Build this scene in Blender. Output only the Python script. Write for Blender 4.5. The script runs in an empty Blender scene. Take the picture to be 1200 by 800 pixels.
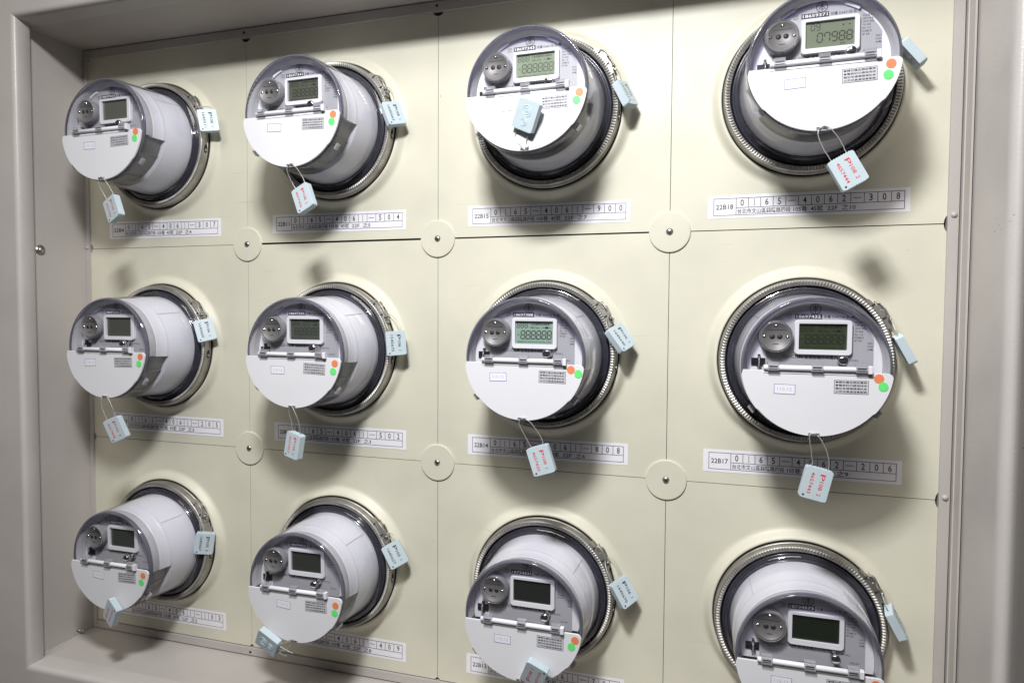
import bpy, bmesh, math, random
from mathutils import Vector, Matrix
random.seed(7)
sc = bpy.context.scene
COL = sc.collection
R = math.radians

# ------------------------------------------------------------------ camera
cam_d = bpy.data.cameras.new('camera'); cam = bpy.data.objects.new('camera', cam_d); COL.objects.link(cam)
cam_d.lens = 23.5636; cam_d.sensor_width = 36.0; cam_d.clip_start = 0.02; cam_d.clip_end = 50
cam.matrix_world = Matrix(((0.956064, -0.017494, 0.292634, 0.68774),
                           (0.293098, 0.037082, -0.955363, -0.86554),
                           (0.005862, 0.999159, 0.04058, -0.10394), (0, 0, 0, 1)))
sc.camera = cam
# ------------------------------------------------------------------ world (dim room) and lamp
w = bpy.data.worlds.new('World'); sc.world = w; w.use_nodes = True
bg = w.node_tree.nodes['Background']; bg.inputs[0].default_value = (1.0, 0.96, 0.88, 1); bg.inputs[1].default_value = 0.032
ld = bpy.data.lights.new('room_lamp', 'AREA'); ld.shape = 'RECTANGLE'; ld.size = 0.16; ld.size_y = 0.14
ld.energy = 21.0; ld.color = (0.98, 0.985, 1.0)
lo = bpy.data.objects.new('room_lamp', ld); COL.objects.link(lo)
lo.location = (0.51, -0.80, 0.62)
lo.rotation_euler = Vector((-0.04, 0.12, -1.0)).to_track_quat('-Z', 'Y').to_euler()
# broad unseen fill lamp, added to even out the board and lift its shadows
l2 = bpy.data.lights.new('fill_light', 'AREA'); l2.shape = 'RECTANGLE'; l2.size = 1.8; l2.size_y = 0.7; l2.energy = 29.0; l2.color = (1.0, 0.95, 0.86)
lo2 = bpy.data.objects.new('fill_light', l2); COL.objects.link(lo2); lo2.location = (0.3, -2.4, 1.9)
lo2.rotation_euler = (Vector((0.35, 0.0, -0.3)) - lo2.location).to_track_quat('-Z', 'Y').to_euler()
vs = sc.view_settings
vs.view_transform = 'Standard'; vs.look = 'None'; vs.gamma = 1; vs.exposure = 0.0; vs.use_curve_mapping = False
sc.render.engine = 'CYCLES'
sc.cycles.max_bounces = 10; sc.cycles.transparent_max_bounces = 16; sc.cycles.glossy_bounces = 4

# ------------------------------------------------------------------ materials
def newmat(name):
    m = bpy.data.materials.new(name); m.use_nodes = True
    return m, m.node_tree, m.node_tree.nodes['Principled BSDF']
def mat(name, col, rough=0.5, metal=0.0, var=0.0, vscale=40.0, bump=0.0, bscale=900.0, spec=0.5, col2=None, coat=0.0, rvar=0.0):
    m, nt, p = newmat(name)
    p.inputs['Base Color'].default_value = (*col, 1); p.inputs['Roughness'].default_value = rough
    p.inputs['Metallic'].default_value = metal; p.inputs['Specular IOR Level'].default_value = spec
    p.inputs['Coat Weight'].default_value = coat
    tc = nt.nodes.new('ShaderNodeNewGeometry')
    if var > 0 or col2:
        n = nt.nodes.new('ShaderNodeTexNoise'); n.inputs['Scale'].default_value = vscale; n.inputs['Detail'].default_value = 6
        nt.links.new(tc.outputs['Position'], n.inputs['Vector'])
        mx = nt.nodes.new('ShaderNodeMix'); mx.data_type = 'RGBA'
        c2 = col2 or tuple(c * (1 - var) for c in col)
        mx.inputs[6].default_value = (*col, 1); mx.inputs[7].default_value = (*c2, 1)
        rp = nt.nodes.new('ShaderNodeMapRange'); rp.inputs[1].default_value = 0.35; rp.inputs[2].default_value = 0.75
        nt.links.new(n.outputs['Fac'], rp.inputs[0]); nt.links.new(rp.outputs[0], mx.inputs[0])
        nt.links.new(mx.outputs[2], p.inputs['Base Color'])
        if rvar:
            r2 = nt.nodes.new('ShaderNodeMapRange'); r2.inputs[3].default_value = rough - rvar; r2.inputs[4].default_value = rough + rvar
            nt.links.new(n.outputs['Fac'], r2.inputs[0]); nt.links.new(r2.outputs[0], p.inputs['Roughness'])
    if bump > 0:
        b = nt.nodes.new('ShaderNodeBump'); b.inputs['Strength'].default_value = bump; b.inputs['Distance'].default_value = 0.0006
        n2 = nt.nodes.new('ShaderNodeTexNoise'); n2.inputs['Scale'].default_value = bscale; n2.inputs['Detail'].default_value = 3
        nt.links.new(tc.outputs['Position'], n2.inputs['Vector']); nt.links.new(n2.outputs['Fac'], b.inputs['Height'])
        nt.links.new(b.outputs['Normal'], p.inputs['Normal'])
    return m
def add_specks(m, col, scale, thr):
    """small round marks of dirt or rust sprinkled over a material"""
    nt = m.node_tree; p = nt.nodes['Principled BSDF']
    src = p.inputs['Base Color'].links[0].from_socket
    tc = nt.nodes.new('ShaderNodeNewGeometry')
    v = nt.nodes.new('ShaderNodeTexNoise'); v.inputs['Scale'].default_value = scale; v.inputs['Detail'].default_value = 4
    v2 = nt.nodes.new('ShaderNodeTexNoise'); v2.inputs['Scale'].default_value = scale * 0.07
    nt.links.new(tc.outputs['Position'], v.inputs['Vector']); nt.links.new(tc.outputs['Position'], v2.inputs['Vector'])
    mul = nt.nodes.new('ShaderNodeMath'); mul.operation = 'MULTIPLY'
    nt.links.new(v.outputs['Fac'], mul.inputs[0]); nt.links.new(v2.outputs['Fac'], mul.inputs[1])
    r = nt.nodes.new('ShaderNodeMapRange'); r.inputs[1].default_value = thr; r.inputs[2].default_value = thr + 0.03
    nt.links.new(mul.outputs[0], r.inputs[0])
    mx = nt.nodes.new('ShaderNodeMix'); mx.data_type = 'RGBA'; mx.inputs[7].default_value = (*col, 1)
    nt.links.new(r.outputs[0], mx.inputs[0]); nt.links.new(src, mx.inputs[6]); nt.links.new(mx.outputs[2], p.inputs['Base Color'])
def clear(name, tint, rough=0.03, ior=1.5, haze=0.0):
    m = bpy.data.materials.new(name); m.use_nodes = True; nt = m.node_tree; nt.nodes.clear()
    out = nt.nodes.new('ShaderNodeOutputMaterial'); mix = nt.nodes.new('ShaderNodeMixShader')
    t = nt.nodes.new('ShaderNodeBsdfTransparent'); t.inputs[0].default_value = (*tint, 1)
    g = nt.nodes.new('ShaderNodeBsdfGlossy'); g.inputs['Roughness'].default_value = rough
    f = nt.nodes.new('ShaderNodeFresnel'); ge = nt.nodes.new('ShaderNodeNewGeometry')
    mi = nt.nodes.new('ShaderNodeMapRange'); mi.inputs[3].default_value = ior; mi.inputs[4].default_value = 1 / ior
    nt.links.new(ge.outputs['Backfacing'], mi.inputs[0]); nt.links.new(mi.outputs[0], f.inputs[0])
    src = t
    if haze > 0:
        d = nt.nodes.new('ShaderNodeBsdfDiffuse'); d.inputs[0].default_value = (0.58, 0.58, 0.61, 1) if haze > .5 else (0.75, 0.75, 0.8, 1)
        mh = nt.nodes.new('ShaderNodeMixShader'); mh.inputs[0].default_value = haze
        n = nt.nodes.new('ShaderNodeTexNoise'); n.inputs['Scale'].default_value = 35; n.inputs['Detail'].default_value = 5
        tc = nt.nodes.new('ShaderNodeNewGeometry'); nt.links.new(tc.outputs['Position'], n.inputs['Vector'])
        mr = nt.nodes.new('ShaderNodeMapRange'); mr.inputs[3].default_value = haze * (0.9 if haze > .5 else 0.4); mr.inputs[4].default_value = min(1, haze * (1.4 if haze > .5 else 1.6))
        nt.links.new(n.outputs['Fac'], mr.inputs[0]); nt.links.new(mr.outputs[0], mh.inputs[0])
        nt.links.new(t.outputs[0], mh.inputs[1]); nt.links.new(d.outputs[0], mh.inputs[2]); src = mh
    nt.links.new(f.outputs[0], mix.inputs[0]); nt.links.new(src.outputs[0], mix.inputs[1]); nt.links.new(g.outputs[0], mix.inputs[2])
    nt.links.new(mix.outputs[0], out.inputs[0]); return m
M = {}
M['cream'] = mat('cream_paint', (0.665, 0.645, 0.53), 0.50, var=0.11, vscale=11, bump=0.10, bscale=700, rvar=0.06)
add_specks(M['cream'], (0.33, 0.28, 0.18), 260, 0.47)
def add_waves(m, strength, dist):
    """slow waviness of thin painted sheet steel and a few faint rubbed streaks"""
    nt = m.node_tree; p = nt.nodes['Principled BSDF']; old = p.inputs['Normal'].links[0].from_node
    tc = nt.nodes.new('ShaderNodeNewGeometry'); n = nt.nodes.new('ShaderNodeTexNoise'); n.inputs['Scale'].default_value = 7; n.inputs['Detail'].default_value = 2
    b = nt.nodes.new('ShaderNodeBump'); b.inputs['Strength'].default_value = strength; b.inputs['Distance'].default_value = dist
    nt.links.new(tc.outputs['Position'], n.inputs['Vector']); nt.links.new(n.outputs['Fac'], b.inputs['Height']); nt.links.new(b.outputs['Normal'], old.inputs['Normal'])
    mp = nt.nodes.new('ShaderNodeMapping'); mp.inputs['Scale'].default_value = (6, 6, 90); mp.inputs['Rotation'].default_value = (0, 0.12, 0)
    s2 = nt.nodes.new('ShaderNodeTexNoise'); s2.inputs['Scale'].default_value = 2.2; s2.inputs['Detail'].default_value = 6
    nt.links.new(tc.outputs['Position'], mp.inputs['Vector']); nt.links.new(mp.outputs[0], s2.inputs['Vector'])
    r = nt.nodes.new('ShaderNodeMapRange'); r.inputs[1].default_value = 0.66; r.inputs[2].default_value = 0.74; r.inputs[3].default_value = 0.0; r.inputs[4].default_value = 0.22
    mx = nt.nodes.new('ShaderNodeMix'); mx.data_type = 'RGBA'; mx.inputs[7].default_value = (0.36, 0.33, 0.26, 1)
    nt.links.new(s2.outputs['Fac'], r.inputs[0]); nt.links.new(r.outputs[0], mx.inputs[0])
    nt.links.new(p.inputs['Base Color'].links[0].from_socket, mx.inputs[6]); nt.links.new(mx.outputs[2], p.inputs['Base Color'])
add_waves(M['cream'], 0.5, 0.003)
M['grey'] = mat('grey_enamel', (0.49, 0.455, 0.43), 0.42, var=0.08, vscale=9, bump=0.35, bscale=420, rvar=0.08)
M['grey_frame'] = mat('grey_enamel_frame', (0.54, 0.505, 0.485), 0.36, var=0.10, vscale=12, bump=0.35, bscale=420, rvar=0.08)
M['grey_rust'] = mat('grey_enamel_with_rust', (0.54, 0.505, 0.485), 0.36, var=0.10, vscale=12, bump=0.35, bscale=420, rvar=0.08)
add_specks(M['grey_rust'], (0.27, 0.14, 0.06), 190, 0.445)
M['dark'] = mat('dark_gap', (0.02, 0.018, 0.016), 0.8)
M['steel'] = mat('brushed_steel', (0.48, 0.465, 0.435), 0.50, metal=1.0, var=0.35, vscale=60, bump=0.2, bscale=600, rvar=0.1)
M['zinc'] = mat('zinc_screw', (0.48, 0.46, 0.44), 0.35, metal=0.9, var=0.4, vscale=300)
M['base'] = mat('navy_black_plastic', (0.010, 0.010, 0.016), 0.3, coat=0.25)
M['ridge'] = mat('smoked_plastic', (0.014, 0.014, 0.030), 0.2, coat=0.4, var=0.2, vscale=80)
M['housing'] = mat('lilac_white_plastic', (0.70, 0.70, 0.755), 0.34, var=0.04, vscale=20, bump=0.05)
M['block'] = mat('dark_grey_plastic', (0.13, 0.13, 0.14), 0.4, var=0.25, vscale=30)
M['seam'] = mat('seam_grey', (0.44, 0.44, 0.50), 0.5)
M['white'] = mat('white_plastic', (0.76, 0.755, 0.80), 0.40, var=0.03, vscale=25)
M['flap'] = mat('matt_white_flap', (0.73, 0.73, 0.765), 0.50, var=0.03, vscale=18, bump=0.04)
M['plate'] = mat('grey_nameplate', (0.40, 0.40, 0.435), 0.45, var=0.05, vscale=30)
M['port'] = mat('grey_port_face', (0.21, 0.20, 0.20), 0.5, metal=0.25, var=0.15, vscale=90)
M['chrome'] = mat('chrome', (0.72, 0.71, 0.72), 0.12, metal=1.0)
M['black'] = mat('black_print', (0.025, 0.025, 0.03), 0.55)
M['ink'] = mat('grey_print', (0.04, 0.04, 0.05), 0.6)
M['red'] = mat('red_print', (0.62, 0.045, 0.06), 0.6)
M['blue'] = mat('blue_violet_print', (0.09, 0.06, 0.42), 0.6)
M['paleink'] = mat('faded_print', (0.55, 0.54, 0.62), 0.6)
M['sticker'] = mat('white_sticker', (0.80, 0.80, 0.85), 0.35)
M['note'] = mat('grey_note_sticker', (0.56, 0.56, 0.60), 0.4)
M['orange'] = mat('orange_sticker', (0.82, 0.24, 0.10), 0.5, var=0.1, vscale=60)
M['green'] = mat('green_sticker', (0.14, 0.80, 0.20), 0.5, var=0.1, vscale=60)
M['paper'] = mat('white_paper_label', (0.84, 0.83, 0.88), 0.30, var=0.04, vscale=30, bump=0.08, bscale=60)
M['tag'] = mat('pale_blue_plastic', (0.51, 0.60, 0.65), 0.42, var=0.05, vscale=90)
M['emboss'] = mat('pale_blue_emboss', (0.53, 0.64, 0.70), 0.4)
M['wire'] = mat('seal_wire', (0.50, 0.485, 0.455), 0.42, metal=0.5)
M['clear'] = clear('clear_polycarbonate', (0.95, 0.95, 0.97), 0.03, 1.6, 0.035)
M['clearfront'] = clear('clear_front', (0.97, 0.97, 0.98), 0.015, 1.42, 0.008)
M['rim'] = clear('tinted_rim', (0.42, 0.41, 0.54), 0.08, 1.5, 0.12)
M['skirt'] = clear('frosted_grey_skirt', (0.80, 0.80, 0.84), 0.2, 1.4, 0.62)
M['clip'] = clear('clear_clip', (0.80, 0.80, 0.82), 0.1, 1.5, 0.25)
M['segment'] = mat('lcd_segment', (0.015, 0.022, 0.015), 0.4)
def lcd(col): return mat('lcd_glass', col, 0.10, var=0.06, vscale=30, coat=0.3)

# ------------------------------------------------------------------ mesh builder. Frame in mm: x right, y up, z out of the wall
def V(x, y, z): return (x * 0.001, -z * 0.001, y * 0.001)
class MB:
    def __init__(s): s.v = []; s.f = []; s.mi = []; s.sm = []; s.cur = 0; s.xf = None
    def add(s, vs, fs, smooth=False):
        o = len(s.v)
        for p in vs:
            if s.xf: p = s.xf(p)
            s.v.append(V(*p))
        for f in fs: s.f.append([i + o for i in f]); s.mi.append(s.cur); s.sm.append(smooth)
        return s
    def lathe(s, prof, n=64, c=(0, 0, 0), smooth=True, close=False, a0=0.0, a1=360.0):
        vs, fs = [], []; m = len(prof)
        full = abs(a1 - a0 - 360) < 1e-6
        for k in range(n if full else n + 1):
            a = R(a0 + (a1 - a0) * k / n)
            for i, q in enumerate(prof):
                r, z = q[0], q[1]
                if len(q) > 2 and k % 2: r += q[2]; z += q[3]
                vs.append((c[0] + r * math.cos(a), c[1] + r * math.sin(a), c[2] + z))
        for k in range(n):
            k2 = (k + 1) % n if full else k + 1
            for i in range(m - 1 + (1 if close else 0)):
                i2 = (i + 1) % m
                fs.append((k * m + i, k2 * m + i, k2 * m + i2, k * m + i2))
        return s.add(vs, fs, smooth)
    def prism(s, pts, z0, z1, smooth=False, bevel=0.0):
        n = len(pts)
        if bevel > 0:
            cx = sum(p[0] for p in pts) / n; cy = sum(p[1] for p in pts) / n
            ins = []
            for x, y in pts:
                d = math.hypot(x - cx, y - cy) or 1; k = (d - bevel) / d; ins.append((cx + (x - cx) * k, cy + (y - cy) * k))
            vs = [(x, y, z0) for x, y in pts] + [(x, y, z1 - bevel * .8) for x, y in pts] + [(x, y, z1) for x, y in ins]
            fs = [tuple(range(n - 1, -1, -1)), tuple(range(2 * n, 3 * n))]
            for i in range(n):
                j = (i + 1) % n; fs += [(i, j, n + j, n + i), (n + i, n + j, 2 * n + j, 2 * n + i)]
        else:
            vs = [(x, y, z0) for x, y in pts] + [(x, y, z1) for x, y in pts]
            fs = [tuple(range(n - 1, -1, -1)), tuple(range(n, 2 * n))]
            for i in range(n):
                j = (i + 1) % n; fs.append((i, j, n + j, n + i))
        return s.add(vs, fs, smooth)
    def box(s, x0, x1, y0, y1, z0, z1, bevel=0.0): return s.prism([(x0, y0), (x1, y0), (x1, y1), (x0, y1)], z0, z1, bevel=bevel)
    def sheet(s, pts, z): return s.add([(x, y, z) for x, y in pts], [tuple(range(len(pts)))])
    def tube(s, path, r, n=8, cap=True):
        P = [Vector(p) for p in path]; vs, fs = [], []
        for i, p in enumerate(P):
            d = (P[min(i + 1, len(P) - 1)] - P[max(i - 1, 0)]).normalized()
            if i == 0:
                u = d.orthogonal().normalized()
            else:
                u = (u - d * u.dot(d)).normalized()
            v = d.cross(u)
            for k in range(n):
                a = 2 * math.pi * k / n; q = p + (u * math.cos(a) + v * math.sin(a)) * r; vs.append(tuple(q))
        for i in range(len(P) - 1):
            for k in range(n):
                k2 = (k + 1) % n; fs.append((i * n + k, i * n + k2, (i + 1) * n + k2, (i + 1) * n + k))
        if cap: fs.append(tuple(range(n - 1, -1, -1))); fs.append(tuple(range((len(P) - 1) * n, len(P) * n)))
        return s.add(vs, fs, True)
    def mesh(s, name, mats, recalc=True):
        me = bpy.data.meshes.new(name); me.from_pydata(s.v, [], s.f)
        if not isinstance(mats, (list, tuple)): mats = [mats]
        for m in mats: me.materials.append(m)
        me.polygons.foreach_set('material_index', s.mi); me.polygons.foreach_set('use_smooth', s.sm)
        if recalc:
            bm = bmesh.new(); bm.from_mesh(me); bmesh.ops.recalc_face_normals(bm, faces=bm.faces); bm.to_mesh(me); bm.free()
        me.update(); return me
    def build(s, name, mats, parent=None, loc=(0, 0, 0), recalc=True):
        return link(name, s.mesh(name, mats, recalc), parent, loc)
def link(name, me, parent=None, loc=(0, 0, 0)):
    o = bpy.data.objects.new(name, me); COL.objects.link(o)
    if parent: o.parent = parent
    o.location = V(*loc); return o
def tagit(o, label=None, cat=None, group=None, kind=None):
    for k, v in (('label', label), ('category', cat), ('group', group), ('kind', kind)):
        if v: o[k] = v
    return o
def thing(name, label, cat, loc=(0, 0, 0), group=None):
    o = bpy.data.objects.new(name, None); COL.objects.link(o); o.location = V(*loc); o.empty_display_size = 0.02
    return tagit(o, label, cat, group)
def ngon(n, r, cx=0, cy=0, a0=0): return [(cx + r * math.cos(a0 + 2 * math.pi * k / n), cy + r * math.sin(a0 + 2 * math.pi * k / n)) for k in range(n)]
def rrect(x0, x1, y0, y1, r, n=5):
    pts = []
    for cx, cy, a in ((x1 - r, y1 - r, 0), (x0 + r, y1 - r, 90), (x0 + r, y0 + r, 180), (x1 - r, y0 + r, 270)):
        for k in range(n + 1):
            t = R(a + 90 * k / n); pts.append((cx + r * math.cos(t), cy + r * math.sin(t)))
    return pts
# ---- lettering -------------------------------------------------------------
_tc = {}
def text_geo(txt, res=2):
    """flat glyph outlines of txt, unit-sized: (verts, faces, (minx,maxx,miny,maxy))"""
    if txt in _tc: return _tc[txt]
    c = bpy.data.curves.new('lettering', 'FONT'); c.body = txt; c.resolution_u = res; c.size = 1.0; c.offset = 0.011; c.fill_mode = 'FRONT'
    o = bpy.data.objects.new('lettering', c); COL.objects.link(o)
    dg = bpy.context.evaluated_depsgraph_get(); me = bpy.data.meshes.new_from_object(o.evaluated_get(dg))
    vs = [(v.co.x, v.co.y) for v in me.vertices]; fs = [tuple(p.vertices) for p in me.polygons]
    bpy.data.objects.remove(o); bpy.data.curves.remove(c); bpy.data.meshes.remove(me)
    xs = [v[0] for v in vs] or [0, 1]; ys = [v[1] for v in vs] or [0, 1]
    _tc[txt] = (vs, fs, (min(xs), max(xs), min(ys), max(ys))); return _tc[txt]
def put_text(mb, txt, x0, x1, y0, y1, z, rot=0.0, fit=True):
    """fit the word into the box x0..x1, y0..y1 (before turning by rot degrees about the box centre)"""
    vs, fs, b = text_geo(txt); sx = (x1 - x0) / max(b[1] - b[0], 1e-6); sy = (y1 - y0) / max(b[3] - b[2], 1e-6)
    if not fit: sx = sy = min(sx, sy)
    cx, cy = (x0 + x1) / 2, (y0 + y1) / 2; ca, sa = math.cos(R(rot)), math.sin(R(rot)); out = []
    mx, my = (b[0] + b[1]) / 2, (b[2] + b[3]) / 2
    for x, y in vs:
        px, py = (x - mx) * sx, (y - my) * sy
        out.append((cx + px * ca - py * sa, cy + px * sa + py * ca, z))
    mb.add(out, fs)
SEG = {'0': 'abcdef', '1': 'bc', '2': 'abged', '3': 'abgcd', '4': 'fgbc', '5': 'afgcd', '6': 'afgedc', '7': 'abcf', '8': 'abcdefg', '9': 'abcdfg', '-': 'g'}
def seg_digit(mb, ch, x, y, w, h, z, t=None):
    t = t or w * 0.24; sl = 0.06 * h
    def bar(ax, ay, bx, by):
        ax, bx = x + ax + sl * ay / h, x + bx + sl * by / h; ay += y; by += y
        d = Vector((bx - ax, by - ay)).normalized(); n = Vector((-d.y, d.x)) * t / 2; e = d * t / 2
        A = Vector((ax, ay)) + d * t * .25; B = Vector((bx, by)) - d * t * .25
        mb.sheet([tuple(A), tuple(A + e - n), tuple(B - e - n), tuple(B), tuple(B - e + n), tuple(A + e + n)], z)
    P = {'a': (0, h, w, h), 'b': (w, h, w, h / 2), 'c': (w, h / 2, w, 0), 'd': (0, 0, w, 0), 'e': (0, h / 2, 0, 0), 'f': (0, h, 0, h / 2), 'g': (0, h / 2, w, h / 2)}
    for s_ in SEG.get(ch, ''): bar(*P[s_])

# ------------------------------------------------------------------ grid of the board (mm)
W, H = 314.3, 312.74
def cen(i, j): return (W * (i - .5) - .5, -H * (j - .5) - .2)
ROWN = ['top', 'middle', 'bottom']; COLN = ['far left', 'second', 'third', 'far right']
NUM = {(0, 0): '0165-4061-307', (0, 1): '0165-4061-205', (0, 2): '0165-4061-103', (1, 0): '0165-4061-504', (1, 1): '0165-4061-502', (1, 2): '0165-4061-409',
       (2, 0): '0165-4061-900', (2, 1): '0165-4061-808', (2, 2): '0165-4061-706', (3, 0): '0165-4062-308', (3, 1): '0165-4062-206'}
CODE = {(0, 0): '22B4', (0, 1): '22B3', (0, 2): '22B2', (1, 0): '22B11', (1, 1): '22B10', (1, 2): '22B8', (2, 0): '22B15', (2, 1): '22B14', (2, 2): '22B13', (3, 0): '22B18', (3, 1): '22B17'}
FLOOR = {(0, 0): '22F  之4', (0, 1): '22F  之3', (0, 2): '22F  之2', (1, 0): '22F  之5', (1, 1): '22F  之3', (1, 2): '22F  之8', (2, 0): '22F  之7', (2, 1): '22F  之6', (2, 2): '22F  之5', (3, 0): '22F  之10', (3, 1): '22F  之9'}

# ================================================================== cabinet
cab = thing('metal_cabinet', 'recessed grey metal cabinet with a wide frame around the twelve meters', 'cabinet', (W, -157, 0))
cl = (W, -157, 0)
def cpart(mb, name, m): return mb.build(name, m, cab, loc=(-cl[0], -cl[1], -cl[2]))
XL, XR, YT, YB, ZF = -318.0, 943.5, 324.0, -639.5, 128.0
mb = MB(); mb.box(XL - 4, XR + 4, YB - 4, YT + 4, -14, -12); cpart(mb, 'back_panel', M['dark'])
mb = MB(); mb.box(XL - 2, XL, YB, YT, -12, 103.6); cpart(mb, 'side_wall', M['grey'])
mb = MB(); mb.box(XR, XR + 2, YB, YT, -12, 30); cpart(mb, 'side_wall', M['grey'])
mb = MB(); mb.box(XL - 2, XR + 2, YT + .02, YT + 2, -12, 95); cpart(mb, 'top_wall', M['grey'])
mb = MB(); mb.box(XL - 2, XR + 2, YB - 2, YB - .02, -12, 95); cpart(mb, 'bottom_wall', M['grey'])
# strips that hold the plates along the four sides
mb = MB(); mb.box(XL + .3, -310, YB + .3, YT - .3, -6, 3.2, bevel=0.5); cpart(mb, 'edge_strip', M['grey'])
mb = MB(); mb.box(931.5, XR - 1.2, YB + .3, YT - .3, -6, 3.2, bevel=0.5); cpart(mb, 'edge_strip', M['grey'])
mb = MB(); mb.box(-309.9, 931.4, 309.2, YT - 1.6, -6, 3.0, bevel=0.5); cpart(mb, 'edge_strip', M['grey'])
mb = MB(); mb.box(-309.9, 931.4, YB + 1.8, -626.5, -6, 3.0, bevel=0.5); cpart(mb, 'edge_strip', M['grey'])
for px in (0.0, W, 2 * W):
    for py in (316.5, -633):
        mb = MB(); mb.prism(ngon(12, 2.0, px - 1, py), 3.05, 3.4); cpart(mb, 'strip_hole', M['dark'])
# front frame: rounded bend, face
def frame_side(outer_a, outer_b, prof, name, m):
    """sweep prof (offset outward from the opening, z) along a straight side of the frame"""
    vs, fs = [], []
    n = len(prof)
    for k, (o, z) in enumerate(prof): vs += [outer_a(o) + (z,), outer_b(o) + (z,)]
    for k in range(n - 1): fs.append((2 * k, 2 * k + 1, 2 * k + 3, 2 * k + 2))
    mb = MB(); mb.add(vs, fs, True); cpart(mb, name, m)
profl = [(0, 103.6), (-16.4, 103.6), (-17.2, 104.4), (-17.2, 121), (-16.8, 124), (-15.4, 126.4), (-13.2, 127.7), (-10.5, 128)]
proft = [(0, 95), (0, 120), (.6, 123.5), (2.4, 126.4), (5.0, 127.8), (8, 128)]
def cx_(sx, sy, kx=1.0):
    return lambda o: ((XL - o) if sx < 0 else (XR + o), (YT + 8) if sy > 0 else (YB - 8))
def cy_(sx, sy):
    return lambda o: ((XL + 10.5) if sx < 0 else (XR + 12), (YT + o) if sy > 0 else (YB - o))
frame_side(cx_(-1, -1), cx_(-1, 1), profl, 'frame_bend', M['grey_frame'])
frame_side(cy_(-1, 1), cy_(1, 1), proft, 'frame_bend', M['grey_frame'])
frame_side(cy_(1, -1), cy_(-1, -1), proft, 'frame_bend', M['grey_frame'])
profr = [(-1.0, 12), (.4, 13), (2.6, 15), (3.4, 18), (3.6, 24), (3.6, 114), (4.2, 120), (6.2, 124.6), (9.0, 127.0), (12, 127.6), (15, 126.6), (19, 123.6), (26, 116.6), (60, 84), (92, 54)]
frame_side(cx_(1, 1), cx_(1, -1), profr, 'frame_bend', M['grey_rust'])
FX0, FX1, FY0, FY1 = XL + 10.5, XR + 12, YB - 8, YT + 8
OX0, OX1, OY0, OY1 = XL - 17, XR + 90, YB - 60, YT + 60
for q in (((FX0, FY0), (FX0, FY1), (OX0, OY1), (OX0, OY0)),
          ((FX0, FY1), (FX1, FY1), (FX1, OY1), (OX0, OY1)), ((FX0, FY0), (FX1, FY0), (FX1, OY0), (OX0, OY0))):
    mb = MB(); mb.add([(x, y, 128) for x, y in q], [(0, 1, 2, 3)]); cpart(mb, 'frame_face', M['grey_frame'])
# bolt on the left inner wall
b = MB(); 
def wallx(cx, cy, cz):  # builds a disc sticking out of the left wall (towards +x)
    return lambda p: (cx + p[2], cy + p[1], cz + p[0])
b.xf = wallx(XL, -9, 82); b.lathe([(0, 5.2), (2.5, 5.0), (4.4, 4.0), (5.4, 2.2), (5.6, 0.6), (8, 0.6), (8, 0.0)], 24)
cpart(b, 'wall_bolt', M['zinc'])
b = MB(); b.tube([(-317.5, -630, 34), (-311, -632.5, 30)], 1.5, 8); b.tube([(-311.5, -632.3, 30.3), (-308.5, -633.5, 28.4)], 2.4, 8); cpart(b, 'threaded_stud', M['zinc'])
for px, py, z0, r in ((-314, 2, 3.2, 2.6), (937.5, 9.5, 3.2, 3.4), (937.5, -308.5, 3.2, 3.4)):
    b = MB(); b.lathe([(0, 2.6), (r * .5, 2.4), (r * .85, 1.4), (r, 0.4), (r, 0)], 16, c=(px, py, z0)); cpart(b, 'rivet', M['grey'])
# neighbouring cabinet post past the dark gap on the left
mb = MB(); mb.box(XL - 95, XL - 18.6, YB - 60, YT + 60, 60, 127.2, bevel=2.0); mb.cur = 1; mb.box(XL - 18.5, XL - 17.1, YB - 60, YT + 60, 60, 110)
tagit(mb.build('cabinet_post', [M['grey_frame'], M['dark']]), 'grey metal post of the next cabinet along the left edge of the photo', 'post')

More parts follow.
